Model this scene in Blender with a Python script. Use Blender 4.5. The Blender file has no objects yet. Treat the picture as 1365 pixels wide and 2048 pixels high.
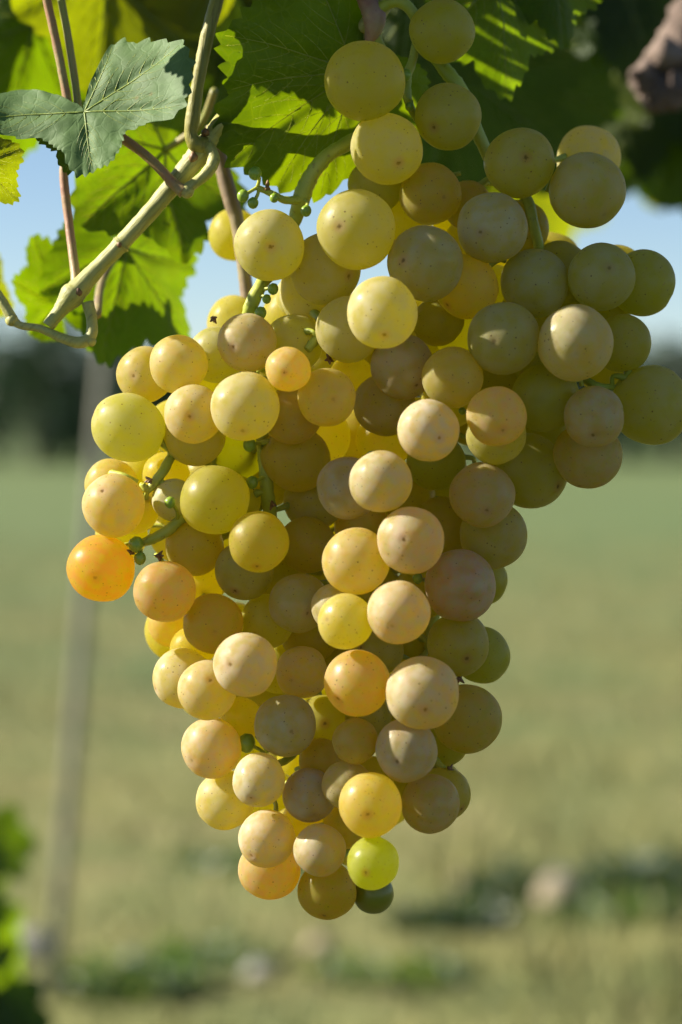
import bpy, bmesh, math, random
from mathutils import Vector, Matrix, noise
R = math.radians
rng = random.Random(11)
sc = bpy.context.scene
col = sc.collection

# ------------------------------------------------------------------ camera, sky, sun, exposure
F = 5200.0                 # focal length in photo pixels (photo 1365 x 2048)
D0 = 0.722                 # focus distance, metres
CAM_H = 1.25
HORIZON = 835.0
PITCH = math.atan((1024 - HORIZON) / F)
CAM = Vector((0, -D0, CAM_H))
FWD = Vector((0, math.cos(PITCH), -math.sin(PITCH)))
RIGHT = Vector((1, 0, 0))
UP = RIGHT.cross(FWD)
cam = bpy.data.cameras.new('camera')
cam_ob = bpy.data.objects.new('camera', cam)
col.objects.link(cam_ob)
cam_ob.matrix_world = Matrix((RIGHT, UP, -FWD)).transposed().to_4x4()
cam_ob.location = CAM
cam.sensor_fit = 'VERTICAL'
cam.sensor_height = 36.0
cam.sensor_width = 24.0
cam.lens = F / 2048 * 36.0
cam.clip_start = 0.02
cam.clip_end = 5000
cam.dof.use_dof = True
cam.dof.focus_distance = D0 - 0.012
cam.dof.aperture_fstop = 9.0
sc.camera = cam_ob

SUN = Vector((-0.84, 0.07, 0.54)).normalized()     # towards the sun: high left, a little behind the grapes
EL = math.asin(SUN.z)
w = bpy.data.worlds.new('World')
sc.world = w
w.use_nodes = True
nt = w.node_tree
bg = nt.nodes['Background']
sky = nt.nodes.new('ShaderNodeTexSky')
sky.sky_type = 'NISHITA'
sky.sun_disc = False
sky.sun_elevation = EL
sky.sun_rotation = math.atan2(SUN.x, SUN.y)
sky.air_density = 0.7
sky.dust_density = 0.1
sky.ozone_density = 2.0
nt.links.new(sky.outputs[0], bg.inputs[0])
bg.inputs[1].default_value = 0.052
sl = bpy.data.lights.new('sun', 'SUN')
sl.energy = 5.0
sl.angle = R(0.53)
sl.color = (1.0, 0.93, 0.80)
so = bpy.data.objects.new('sun', sl)
col.objects.link(so)
so.rotation_euler = SUN.to_track_quat('Z', 'Y').to_euler()
so.location = (-3, 0, 4)
sc.view_settings.view_transform = 'Standard'
sc.view_settings.look = 'None'
sc.view_settings.exposure = 1.35
sc.view_settings.gamma = 1
sc.view_settings.use_curve_mapping = False
sc.cycles.use_denoising = True
sc.cycles.max_bounces = 10
sc.cycles.diffuse_bounces = 4
sc.cycles.transmission_bounces = 6
sc.cycles.sample_clamp_indirect = 6


def P(px, py, z=0.0, d=None):
    """Point seen at photo pixel (px, py); z = photo pixels in front of the focus plane, or d = metres from the lens."""
    if d is None:
        d = D0 - z * D0 / F
    return CAM + d * (FWD + (px - 682.5) / F * RIGHT - (py - 1024) / F * UP)


# ------------------------------------------------------------------ object helpers
WM = {}


def tag(o, label=None, cat=None, group=None, kind=None):
    if label: o['label'] = label
    if cat: o['category'] = cat
    if group: o['group'] = group
    if kind: o['kind'] = kind
    return o


def link(o, parent=None, mw=None):
    col.objects.link(o)
    mw = mw or Matrix.Identity(4)
    WM[o.name] = mw
    if parent is not None:
        o.parent = parent
        o.matrix_parent_inverse = WM[parent.name].inverted()
    o.matrix_basis = mw
    return o


def empty(name, loc):
    o = bpy.data.objects.new(name, None)
    o.empty_display_size = 0.05
    return link(o, None, Matrix.Translation(loc))


def mesh_ob(name, verts, faces, mat, parent=None, mw=None, smooth=True, data=None):
    if data is None:
        data = bpy.data.meshes.new(name)
        data.from_pydata([tuple(v) for v in verts], [], faces)
        data.update()
        if smooth:
            data.polygons.foreach_set('use_smooth', [True] * len(data.polygons))
        if mat: data.materials.append(mat)
    return link(bpy.data.objects.new(name, data), parent, mw)


def smooth_path(pts, n=6):
    """Catmull-Rom through tuples (Vector, radius)."""
    out = []
    m = len(pts)
    for i in range(m - 1):
        p0, p1, p2, p3 = pts[max(i - 1, 0)], pts[i], pts[i + 1], pts[min(i + 2, m - 1)]
        for k in range(n):
            t = k / n
            def cr(a, b, c, d):
                return 0.5 * ((2 * b) + (c - a) * t + (2 * a - 5 * b + 4 * c - d) * t * t + (3 * b - a - 3 * c + d) * t ** 3)
            out.append((cr(p0[0], p1[0], p2[0], p3[0]), max(cr(p0[1], p1[1], p2[1], p3[1]), 1e-5)))
    out.append(pts[-1])
    return out


def tube(V, Fc, pts, sides=10, wob=0.0, seed=0.0):
    base = len(V)
    n = len(pts)
    ref = Vector((0.31, 0.77, 0.52))
    for i, (p, r) in enumerate(pts):
        t = (pts[min(i + 1, n - 1)][0] - pts[max(i - 1, 0)][0])
        t = t.normalized() if t.length > 1e-9 else Vector((0, 0, 1))
        a = t.cross(ref).normalized()
        b = t.cross(a)
        for k in range(sides):
            an = 2 * math.pi * k / sides
            dv = a * math.cos(an) + b * math.sin(an)
            rr = r
            if wob:
                rr *= 1 + wob * noise.noise((p / max(r, 1e-4)) * 0.55 + dv * 1.1 + Vector((seed, 0, 0)))
            V.append(p + dv * rr)
    for i in range(n - 1):
        for k in range(sides):
            a0 = base + i * sides + k
            a1 = base + i * sides + (k + 1) % sides
            Fc.append((a0, a1, a1 + sides, a0 + sides))
    for e, rev in ((0, True), (n - 1, False)):
        c = len(V)
        V.append(pts[e][0])
        for k in range(sides):
            a0 = base + e * sides + k
            a1 = base + e * sides + (k + 1) % sides
            Fc.append((c, a1, a0) if rev else (c, a0, a1))


def ball(V, Fc, c, r, seg=12, ring=8, sq=(1, 1, 1), wob=0.0):
    base = len(V)
    V.append(c + Vector((0, 0, r * sq[2])))
    for i in range(1, ring):
        th = math.pi * i / ring
        for k in range(seg):
            an = 2 * math.pi * k / seg
            dv = Vector((math.sin(th) * math.cos(an), math.sin(th) * math.sin(an), math.cos(th)))
            q = 1 + (wob * noise.noise(dv * 1.7 + c * 37) if wob else 0)
            V.append(c + Vector((dv.x * sq[0], dv.y * sq[1], dv.z * sq[2])) * r * q)
    V.append(c - Vector((0, 0, r * sq[2])))
    last = len(V) - 1
    for k in range(seg):
        Fc.append((base, base + 1 + k, base + 1 + (k + 1) % seg))
        for i in range(ring - 2):
            a = base + 1 + i * seg + k
            b = base + 1 + i * seg + (k + 1) % seg
            Fc.append((a, a + seg, b + seg, b))
        a = base + 1 + (ring - 2) * seg + k
        b = base + 1 + (ring - 2) * seg + (k + 1) % seg
        Fc.append((a, last, b))


# ------------------------------------------------------------------ materials
def mat_new(name):
    m = bpy.data.materials.new(name)
    m.use_nodes = True
    t = m.node_tree
    return m, t, t.nodes, t.links, t.nodes['Principled BSDF'], t.nodes['Material Output']


def N(t, kind, **kw):
    n = t.nodes.new(kind)
    for k, v in kw.items():
        setattr(n, k, v)
    return n


def mix(t, fac, a, b, blend='MIX'):
    n = t.nodes.new('ShaderNodeMix')
    n.data_type = 'RGBA'
    n.blend_type = blend
    for s, v in ((0, fac), (6, a), (7, b)):
        if isinstance(v, (int, float)):
            n.inputs[s].default_value = v
        elif isinstance(v, tuple):
            n.inputs[s].default_value = (*v, 1) if len(v) == 3 else v
        else:
            t.links.new(v, n.inputs[s])
    return n.outputs[2]


def math_n(t, op, a, b=None, clamp=False):
    n = t.nodes.new('ShaderNodeMath')
    n.operation = op
    n.use_clamp = clamp
    for i, v in enumerate((a, b)):
        if v is None: continue
        if isinstance(v, (int, float)): n.inputs[i].default_value = v
        else: t.links.new(v, n.inputs[i])
    return n.outputs[0]


def ramp(t, v, lo, hi, a=0.0, b=1.0):
    n = t.nodes.new('ShaderNodeMapRange')
    n.interpolation_type = 'SMOOTHSTEP'
    t.links.new(v, n.inputs[0])
    n.inputs[1].default_value = lo
    n.inputs[2].default_value = hi
    n.inputs[3].default_value = a
    n.inputs[4].default_value = b
    return n.outputs[0]


def noise_n(t, vec, scale, detail=3, rough=0.55, w=None):
    n = t.nodes.new('ShaderNodeTexNoise')
    n.inputs['Scale'].default_value = scale
    n.inputs['Detail'].default_value = detail
    n.inputs['Roughness'].default_value = rough
    if w is not None:
        n.noise_dimensions = '4D'
        t.links.new(w, n.inputs['W'])
    t.links.new(vec, n.inputs['Vector'])
    return n.outputs[0]


def grape_material(name='grape_skin'):
    m, t, ns, ln, pb, out = mat_new(name)
    tc = N(t, 'ShaderNodeTexCoord').outputs['Object']      # unit sphere, tip of the berry at +Z
    oi = N(t, 'ShaderNodeObjectInfo')
    W = math_n(t, 'MULTIPLY', oi.outputs['Random'], 60.0)
    sep = N(t, 'ShaderNodeSeparateColor')
    ln.new(oi.outputs['Color'], sep.inputs[0])
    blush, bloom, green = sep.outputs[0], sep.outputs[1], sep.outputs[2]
    off = N(t, 'ShaderNodeVectorMath', operation='ADD')
    comb = N(t, 'ShaderNodeCombineXYZ')
    for k in range(3): ln.new(W, comb.inputs[k])
    ln.new(tc, off.inputs[0]); ln.new(comb.outputs[0], off.inputs[1])
    tv = off.outputs[0]
    n1 = noise_n(t, tv, 1.1, 3)
    n2 = noise_n(t, tv, 3.2, 4, 0.62)
    n3 = noise_n(t, tv, 9.0, 4, 0.65)
    yellow = mix(t, ramp(t, n1, 0.3, 0.7), (0.37, 0.315, 0.005), (0.35, 0.325, 0.008))
    base = mix(t, green, yellow, (0.25, 0.30, 0.005))
    bf = math_n(t, 'MULTIPLY', ramp(t, n2, 0.28, 0.70, 0.22, 1.1), blush, True)
    base = mix(t, bf, base, (0.44, 0.175, 0.03))
    # freckles, russet dots and the stylar scar at the tip
    vo = N(t, 'ShaderNodeTexVoronoi', feature='F1')
    vo.inputs['Scale'].default_value = 8.5
    vo.inputs['Randomness'].default_value = 1.0
    ln.new(tv, vo.inputs['Vector'])
    sc_ = N(t, 'ShaderNodeSeparateColor'); ln.new(vo.outputs['Color'], sc_.inputs[0])
    rad = math_n(t, 'MULTIPLY', sc_.outputs[0], 0.22)
    dot = math_n(t, 'MULTIPLY', math_n(t, 'LESS_THAN', vo.outputs['Distance'], rad),
                 math_n(t, 'GREATER_THAN', sc_.outputs[1], 0.48))
    dot = math_n(t, 'MULTIPLY', dot, ramp(t, noise_n(t, tv, 1.9, 2), 0.38, 0.56, 0.35, 1.0))
    sx = N(t, 'ShaderNodeSeparateXYZ'); ln.new(tc, sx.inputs[0])
    rr = math_n(t, 'SQRT', math_n(t, 'ADD', math_n(t, 'MULTIPLY', sx.outputs[0], sx.outputs[0]), math_n(t, 'MULTIPLY', sx.outputs[1], sx.outputs[1])))
    rr = math_n(t, 'ADD', rr, math_n(t, 'MULTIPLY', math_n(t, 'SUBTRACT', n3, 0.5), 0.16))
    top = math_n(t, 'GREATER_THAN', sx.outputs[2], 0.0)
    vis = math_n(t, 'MULTIPLY', top, ramp(t, oi.outputs['Random'], 0.15, 0.75, 0.15, 1.0))
    scar = math_n(t, 'MULTIPLY', ramp(t, rr, 0.02, 0.085, 1.0, 0.0), vis)
    halo = math_n(t, 'MULTIPLY', ramp(t, rr, 0.05, 0.28, 0.5, 0.0), vis)
    russ = ramp(t, n3, 0.61, 0.74, 0.0, 0.6)
    base = mix(t, halo, base, (0.30, 0.11, 0.03))
    base = mix(t, russ, base, (0.27, 0.13, 0.03))
    base = mix(t, math_n(t, 'MULTIPLY', dot, 0.9), base, (0.10, 0.045, 0.012))
    base = mix(t, math_n(t, 'MULTIPLY', scar, 0.9), base, (0.07, 0.028, 0.012))
    ln.new(base, pb.inputs['Base Color'])
    pb.inputs['Subsurface Weight'].default_value = 1.0
    pb.inputs['Subsurface Radius'].default_value = (1.0, 0.95, 0.12)
    pb.inputs['Subsurface Scale'].default_value = 0.0080
    pb.inputs['IOR'].default_value = 1.38
    rough = ramp(t, n2, 0.35, 0.65, 0.26, 0.46)
    ln.new(rough, pb.inputs['Roughness'])
    bp = N(t, 'ShaderNodeBump')
    bp.inputs['Strength'].default_value = 0.10
    bp.inputs['Distance'].default_value = 0.0006
    ln.new(n3, bp.inputs['Height'])
    ln.new(bp.outputs[0], pb.inputs['Normal'])
    # light carried through the pulp
    trn = N(t, 'ShaderNodeBsdfTranslucent')
    pulp = N(t, 'ShaderNodeVectorMath', operation='SCALE'); pulp.inputs['Scale'].default_value = 2.55
    ln.new(base, pulp.inputs[0])
    ln.new(mix(t, 0.22, pulp.outputs[0], (1.0, 0.92, 0.06)), trn.inputs[0])
    pm = N(t, 'ShaderNodeMixShader'); pm.inputs[0].default_value = 0.62
    ln.new(pb.outputs[0], pm.inputs[1]); ln.new(trn.outputs[0], pm.inputs[2])
    # waxy bloom: a thin pale matt film, rubbed off in patches
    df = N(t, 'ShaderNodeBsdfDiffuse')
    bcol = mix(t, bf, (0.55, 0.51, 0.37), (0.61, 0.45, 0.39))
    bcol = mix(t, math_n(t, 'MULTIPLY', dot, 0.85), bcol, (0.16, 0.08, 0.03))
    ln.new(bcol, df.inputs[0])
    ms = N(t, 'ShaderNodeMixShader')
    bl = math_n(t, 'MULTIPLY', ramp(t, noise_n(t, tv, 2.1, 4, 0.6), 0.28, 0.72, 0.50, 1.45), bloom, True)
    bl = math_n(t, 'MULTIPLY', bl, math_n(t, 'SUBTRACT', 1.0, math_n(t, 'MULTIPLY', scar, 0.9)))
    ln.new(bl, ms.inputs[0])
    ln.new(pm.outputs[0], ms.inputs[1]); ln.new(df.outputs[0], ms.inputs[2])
    ln.new(ms.outputs[0], out.inputs[0])
    return m


K = 0.66
def dim(c): return tuple(x * K for x in c) if c else c


def stem_material(name, ca, cb, cc=None, sss=0.25, scale=260, bump=0.25, rough=0.5, fibre=None):
    ca, cb, cc = dim(ca), dim(cb), dim(cc)
    m, t, ns, ln, pb, out = mat_new(name)
    tc = N(t, 'ShaderNodeTexCoord').outputs['Object']
    n1 = noise_n(t, tc, scale * 0.35, 4)
    n2 = noise_n(t, tc, scale * 2.2, 3)
    c = mix(t, ramp(t, n1, 0.35, 0.65), ca, cb)
    if fibre is not None:
        m1 = N(t, 'ShaderNodeMapping'); m1.inputs['Rotation'].default_value = (0, R(fibre), 0)
        m2 = N(t, 'ShaderNodeMapping'); m2.inputs['Scale'].default_value = (0.06, 1, 1)
        ln.new(tc, m1.inputs[0]); ln.new(m1.outputs[0], m2.inputs[0])
        n4 = noise_n(t, m2.outputs[0], scale * 5, 4, 0.7)
        c = mix(t, ramp(t, n4, 0.45, 0.70, 0.0, 0.65), c, tuple(x * 0.55 for x in ca))
        n2 = n4
    c = mix(t, ramp(t, n2, 0.60, 0.74, 0.0, 0.7), c, cc or tuple(x * 0.5 for x in ca))
    ln.new(c, pb.inputs['Base Color'])
    pb.inputs['Roughness'].default_value = rough
    pb.inputs['Subsurface Weight'].default_value = sss
    pb.inputs['Subsurface Radius'].default_value = (1.0, 0.9, 0.25)
    pb.inputs['Subsurface Scale'].default_value = 0.0015
    bp = N(t, 'ShaderNodeBump')
    bp.inputs['Strength'].default_value = bump
    bp.inputs['Distance'].default_value = 0.0006
    ln.new(n2, bp.inputs['Height'])
    ln.new(bp.outputs[0], pb.inputs['Normal'])
    return m


def leaf_material(name, top, under, trans, tw=0.5, spec=0.35, rough=0.45, cell=520, vs=.35):
    top, under, trans = dim(top), dim(under), dim(trans)
    m, t, ns, ln, pb, out = mat_new(name)
    tc = N(t, 'ShaderNodeTexCoord').outputs['Object']
    oi = N(t, 'ShaderNodeObjectInfo')
    geo = N(t, 'ShaderNodeNewGeometry')
    wob = N(t, 'ShaderNodeVectorMath', operation='MULTIPLY_ADD')
    nz = N(t, 'ShaderNodeTexNoise'); nz.inputs['Scale'].default_value = 260
    ln.new(tc, nz.inputs['Vector'])
    ln.new(nz.outputs['Color'], wob.inputs[0]); wob.inputs[1].default_value = (0.0016,) * 3; ln.new(tc, wob.inputs[2])
    v1 = N(t, 'ShaderNodeTexVoronoi', feature='DISTANCE_TO_EDGE'); v1.inputs['Scale'].default_value = cell * 0.42
    v2 = N(t, 'ShaderNodeTexVoronoi', feature='DISTANCE_TO_EDGE'); v2.inputs['Scale'].default_value = cell * 1.5
    ln.new(wob.outputs[0], v1.inputs['Vector']); ln.new(wob.outputs[0], v2.inputs['Vector'])
    ve = math_n(t, 'MAXIMUM', ramp(t, v1.outputs['Distance'], 0.0, 0.075, 1.0, 0.0), ramp(t, v2.outputs['Distance'], 0.0, 0.09, 0.4, 0.0))
    n1 = noise_n(t, tc, 45, 4)
    n2 = noise_n(t, tc, 12, 2)
    vary = ramp(t, n1, 0.3, 0.7)
    var2 = math_n(t, 'MULTIPLY', oi.outputs['Random'], 0.5)
    dk = lambda c, k: tuple(x * k for x in c)
    ctop = mix(t, vary, dk(top, 0.78), dk(top, 1.2))
    ctop = mix(t, math_n(t, 'MULTIPLY', ve, vs), ctop, tuple(min(1, x * 1.6 + 0.03) for x in top))
    cun = mix(t, vary, dk(under, 0.85), dk(under, 1.15))
    cbase = mix(t, geo.outputs['Backfacing'], ctop, cun)
    ctr = mix(t, vary, dk(trans, 0.8), dk(trans, 1.15))
    ctr = mix(t, math_n(t, 'MULTIPLY', var2, ramp(t, n2, 0.3, 0.7)), ctr, (trans[0] * 1.6, trans[1] * 1.05, trans[2]))
    ctr = mix(t, math_n(t, 'MULTIPLY', ve, 0.35), ctr, (trans[0] * 1.5, trans[1] * 1.15, trans[2] * 1.5))
    # small rusty blemishes
    bl = ramp(t, noise_n(t, tc, 120, 2), 0.70, 0.76, 0.0, 0.5)
    cbase = mix(t, bl, cbase, (0.22, 0.12, 0.03)); ctr = mix(t, bl, ctr, (0.25, 0.12, 0.02))
    ln.new(cbase, pb.inputs['Base Color'])
    pb.inputs['Roughness'].default_value = rough
    pb.inputs['Specular IOR Level'].default_value = spec
    bp = N(t, 'ShaderNodeBump')
    bp.inputs['Strength'].default_value = vs
    bp.inputs['Distance'].default_value = 0.0006
    bp.invert = True
    ln.new(ve, bp.inputs['Height'])
    ln.new(bp.outputs[0], pb.inputs['Normal'])
    tr = N(t, 'ShaderNodeBsdfTranslucent')
    ln.new(ctr, tr.inputs[0])
    ms = N(t, 'ShaderNodeMixShader'); ms.inputs[0].default_value = tw
    ln.new(pb.outputs[0], ms.inputs[1]); ln.new(tr.outputs[0], ms.inputs[2])
    ln.new(ms.outputs[0], out.inputs[0])
    return m


def simple_material(name, ca, cb, scale=8, rough=0.8, bump=0.3, dist=0.01, metallic=0.0, coord='Object', detail=5):
    ca, cb = dim(ca), dim(cb)
    m, t, ns, ln, pb, out = mat_new(name)
    tc = N(t, 'ShaderNodeTexCoord').outputs[coord]
    n1 = noise_n(t, tc, scale, detail, 0.6)
    ln.new(mix(t, ramp(t, n1, 0.35, 0.65), ca, cb), pb.inputs['Base Color'])
    pb.inputs['Roughness'].default_value = rough
    pb.inputs['Metallic'].default_value = metallic
    bp = N(t, 'ShaderNodeBump')
    bp.inputs['Strength'].default_value = bump
    bp.inputs['Distance'].default_value = dist
    ln.new(n1, bp.inputs['Height'])
    ln.new(bp.outputs[0], pb.inputs['Normal'])
    return m


M_GRAPE = grape_material()
M_STEM = stem_material('green_stalk', (0.48, 0.56, 0.05), (0.64, 0.68, 0.10), (0.32, 0.28, 0.06))
M_CANE = stem_material('green_cane', (0.54, 0.53, 0.13), (0.66, 0.62, 0.22), (0.36, 0.27, 0.10), bump=0.5, fibre=47.8)
M_SHOOT = stem_material('olive_shoot', (0.36, 0.34, 0.05), (0.44, 0.40, 0.08), (0.26, 0.16, 0.04), fibre=84, bump=0.5)
M_CANE_OLD = stem_material('ripening_cane', (0.34, 0.24, 0.15), (0.42, 0.34, 0.16), (0.25, 0.13, 0.10))
M_PETIOLE = stem_material('pink_petiole', (0.50, 0.25, 0.14), (0.48, 0.36, 0.14), (0.45, 0.16, 0.12))
M_PETIOLE_G = stem_material('green_petiole', (0.36, 0.38, 0.10), (0.44, 0.36, 0.14), (0.30, 0.22, 0.08))
M_NODE = stem_material('pink_node', (0.52, 0.24, 0.20), (0.60, 0.45, 0.28), (0.40, 0.15, 0.13))
M_BROWN = stem_material('dried_stalk', (0.24, 0.12, 0.05), (0.36, 0.20, 0.08), (0.12, 0.06, 0.03), sss=0)
M_BERRY = stem_material('unripe_berry_skin', (0.28, 0.44, 0.04), (0.36, 0.52, 0.06), (0.2, 0.26, 0.04), sss=0.6, scale=300, bump=0.05, rough=0.35)
M_GREEN_GRAPE = stem_material('shaded_green_grape_skin', (0.26, 0.27, 0.012), (0.34, 0.34, 0.02), (0.18, 0.13, 0.02), sss=0.4, scale=200, bump=0.04, rough=0.35)  # green berry; its shade is also put into this darker skin colour
M_BARK = simple_material('vine_bark', (0.16, 0.11, 0.085), (0.34, 0.25, 0.20), 70, 0.9, 0.9, 0.006)
M_LEAF = leaf_material('vine_leaf', (0.042, 0.10, 0.002), (0.062, 0.132, 0.004), (0.28, 0.48, 0.002), 0.55)
M_LEAF_Y = leaf_material('yellowing_vine_leaf', (0.05, 0.09, 0.004), (0.065, 0.115, 0.008), (0.38, 0.46, 0.002), 0.58)
M_LEAF_W = leaf_material('dusty_vine_leaf', (0.13, 0.225, 0.07), (0.06, 0.11, 0.02), (0.14, 0.27, 0.01), 0.12, 0.22, 0.6, vs=.12)
M_LEAF_D = leaf_material('deep_green_vine_leaf', (0.038, 0.085, 0.002), (0.06, 0.115, 0.004), (0.17, 0.31, 0.001), 0.45)
M_VEIN = stem_material('leaf_vein', (0.22, 0.30, 0.04), (0.26, 0.34, 0.06), (0.2, 0.27, 0.04), sss=0.5)

# ------------------------------------------------------------------ ground, hills
def ground_material():
    m, t, ns, ln, pb, out = mat_new('mown_meadow')
    tc = N(t, 'ShaderNodeTexCoord').outputs['Object']
    mp = N(t, 'ShaderNodeMapping'); mp.inputs['Scale'].default_value = (0.35, 0.5, 1)
    ln.new(tc, mp.inputs[0])
    n1 = noise_n(t, mp.outputs[0], 0.9, 4, 0.6)
    n2 = noise_n(t, tc, 1.9, 5, 0.62)
    n3 = noise_n(t, tc, 30, 4, 0.7)
    c = mix(t, ramp(t, n1, 0.34, 0.57), (0.065, 0.109, 0.023), (0.144, 0.142, 0.034))
    c = mix(t, ramp(t, n2, 0.50, 0.64, 0, 0.9), c, (0.184, 0.155, 0.057))
    c = mix(t, ramp(t, n2, 0.30, 0.46, 0.85, 0), c, (0.046, 0.076, 0.018))
    c = mix(t, ramp(t, n3, 0.3, 0.75, 0, 0.4), c, (0.117, 0.142, 0.030))
    sy = N(t, 'ShaderNodeSeparateXYZ'); ln.new(tc, sy.inputs[0])
    yy = math_n(t, 'ADD', sy.outputs[1], math_n(t, 'MULTIPLY', n2, 1.2))
    lane = mix(t, ramp(t, n3, 0.35, 0.65), (0.024, 0.046, 0.008), (0.043, 0.056, 0.012))  # near ground out of view, darkened to cut light bounced onto the grapes
    c = mix(t, ramp(t, sy.outputs[1], 9.0, 30.0, 0.0, 0.75), c, (0.080, 0.128, 0.032))
    c = mix(t, ramp(t, sy.outputs[1], 5.0, 11.0, 0.28, 0.0), c, (0.27, 0.245, 0.085))
    c = mix(t, ramp(t, yy, 2.6, 3.6, 1.0, 0.0), c, lane)
    soil = mix(t, ramp(t, n3, 0.3, 0.7), (0.037, 0.028, 0.012), (0.061, 0.046, 0.020))  # strip under the vine, unseen, also kept dark against bounced light
    c = mix(t, ramp(t, math_n(t, 'ABSOLUTE', math_n(t, 'SUBTRACT', yy, 0.7)), 0.5, 0.9, 1.0, 0.0), c, soil)
    ln.new(c, pb.inputs['Base Color'])
    pb.inputs['Roughness'].default_value = 0.95
    bp = N(t, 'ShaderNodeBump'); bp.inputs['Strength'].default_value = 0.6; bp.inputs['Distance'].default_value = 0.03
    ln.new(n3, bp.inputs['Height']); ln.new(bp.outputs[0], pb.inputs['Normal'])
    return m


def gz(x, y):
    q = min(1.0, max(0.0, (y - 1.0) / 6.0))
    return q * (0.05 * noise.noise(Vector((x * 0.25, y * 0.2, 3))) + 0.03 * noise.noise(Vector((x * 0.9, y * 0.9, 8))))


V, Fc = [], []
ys = [-300, -60, -20, -8, -4, -2] + [y * 0.6 for y in range(0, 60)] + [40, 48, 60, 80, 120, 200, 400, 900, 3000]
xs = [-3000, -900, -300, -100, -50, -30] + [x * 0.6 for x in range(-33, 34)] + [30, 50, 100, 300, 900, 3000]
for y in ys:
    for x in xs:
        V.append((x, y, gz(x, y) if abs(x) < 25 and y < 38 else 0.0))
nx = len(xs)
for j in range(len(ys) - 1):
    for i in range(nx - 1):
        a = j * nx + i
        Fc.append((a, a + 1, a + nx + 1, a + nx))
tag(mesh_ob('ground', V, Fc, ground_material()), 'dry olive green meadow ground falling out of focus', kind='structure')

# hills at the far edge of the plain
V, Fc = [], []
for j, (dy, f) in enumerate(((0, 0.0), (60, 0.5), (160, 0.9), (260, 1.0), (420, 0.0))):
    for i in range(61):
        x = -900 + i * 30
        h = (20 + 12 * noise.noise(Vector((x * 0.004, 1.7, 0))) + 4 * noise.noise(Vector((x * 0.02, 4.2, 0)))) * f
        V.append((x, 900 + dy, h - 0.5))
for j in range(4):
    for i in range(60):
        a = j * 61 + i
        Fc.append((a, a + 1, a + 62, a + 61))
tag(mesh_ob('hills', V, Fc, simple_material('hill_woods', (0.035, 0.07, 0.05), (0.06, 0.09, 0.06), 0.03, 0.95, 0.5, 4)), 'low wooded hills on the horizon', kind='structure')  # blue-green tint stands in for haze over the distance

# ------------------------------------------------------------------ meadow grass (uncountable)
M_GRASS = simple_material('meadow_grass_blades', (0.11, 0.17, 0.03), (0.46, 0.41, 0.14), 2.2, 0.7, 0.0)
V, Fc = [], []
for i in range(64000):
    y = 3.6 + 22 * rng.random() ** 1.6
    x = rng.uniform(-1, 1) * (1.6 + 0.30 * y)
    h = rng.uniform(0.02, 0.085) * (1.6 if noise.noise(Vector((x * 0.8, y * 0.7, 20))) > 0.25 else 0.8)
    a = rng.uniform(0, 6.28)
    wv = Vector((math.cos(a), math.sin(a), 0)) * rng.uniform(0.003, 0.006)
    b = Vector((x, y, gz(x, y) - 0.004))
    ln_ = Vector((rng.gauss(0, .4), rng.gauss(0, .4), 1)) * h
    k = len(V)
    V += [b - wv, b + wv, b + ln_]
    Fc.append((k, k + 1, k + 2))
tag(mesh_ob('meadow_grass', V, Fc, M_GRASS, smooth=False), 'short dry meadow grass behind the grapes', 'grass', kind='stuff')

# ------------------------------------------------------------------ far trees
M_TRUNK = simple_material('tree_bark', (0.07, 0.05, 0.035), (0.13, 0.10, 0.07), 6, 0.9, 0.6, 0.03)
crown_mats = [leaf_material('tree_foliage', (0.035, 0.075, 0.035), (0.045, 0.085, 0.04), (0.05, 0.11, 0.02), 0.3, cell=3),
              leaf_material('haze_blue_tree_foliage', (0.055, 0.085, 0.075), (0.06, 0.09, 0.08), (0.05, 0.09, 0.05), 0.25, cell=3)]  # bluish cast of distance and skylit shade put into the leaf colour


def crown_mesh(seed, mat, w_, h_):
    r = random.Random(seed)
    V, Fc = [], []
    lobes = [(Vector((r.gauss(0, .42) * w_, r.gauss(0, .42) * w_, h_ * (0.14 + 0.66 * r.random()))), w_ * r.uniform(0.32, 0.6)) for _ in range(16)]
    for c, q in lobes:
        for _ in range(170):
            dv = Vector((r.gauss(0, 1), r.gauss(0, 1), r.gauss(0, 1))).normalized()
            p = c + dv * q * r.uniform(0.45, 1.05)
            p.z = max(p.z, h_ * 0.02)
            s = r.uniform(0.07, 0.16)
            t1 = dv.orthogonal().normalized(); t2 = dv.cross(t1)
            a = r.uniform(0, 6.28)
            u = (t1 * math.cos(a) + t2 * math.sin(a) + dv * r.gauss(0, .4)) * s
            v = (t2 * math.cos(a) - t1 * math.sin(a) + dv * r.gauss(0, .4)) * s
            k = len(V)
            V += [p - u, p - v * .6, p + u, p + v * .6]
            Fc.append((k, k + 1, k + 2, k + 3))
    me = bpy.data.meshes.new('crown'); me.from_pydata([tuple(q) for q in V], [], Fc); me.update()
    me.materials.append(mat)
    return me


def trunk_mesh(seed, h_):
    r = random.Random(seed)
    V, Fc = [], []
    tube(V, Fc, smooth_path([(Vector((0, 0, -0.2)), .14), (Vector((r.gauss(0, .05), 0, h_ * .3)), .11), (Vector((r.gauss(0, .15), r.gauss(0, .15), h_ * .6)), .06), (Vector((r.gauss(0, .3), r.gauss(0, .3), h_ * .85)), .02)], 4), 8)
    for k in range(6):
        z = h_ * (0.25 + 0.07 * k); a = r.uniform(0, 6.28)
        b = Vector((0, 0, z))
        tube(V, Fc, [(b, .06), (b + Vector((math.cos(a), math.sin(a), .7)) * h_ * .14, .035), (b + Vector((math.cos(a), math.sin(a), .9)) * h_ * .26, .01)], 6)
    me = bpy.data.meshes.new('trunk'); me.from_pydata([tuple(q) for q in V], [], Fc); me.update()
    me.materials.append(M_TRUNK)
    return me


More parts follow.
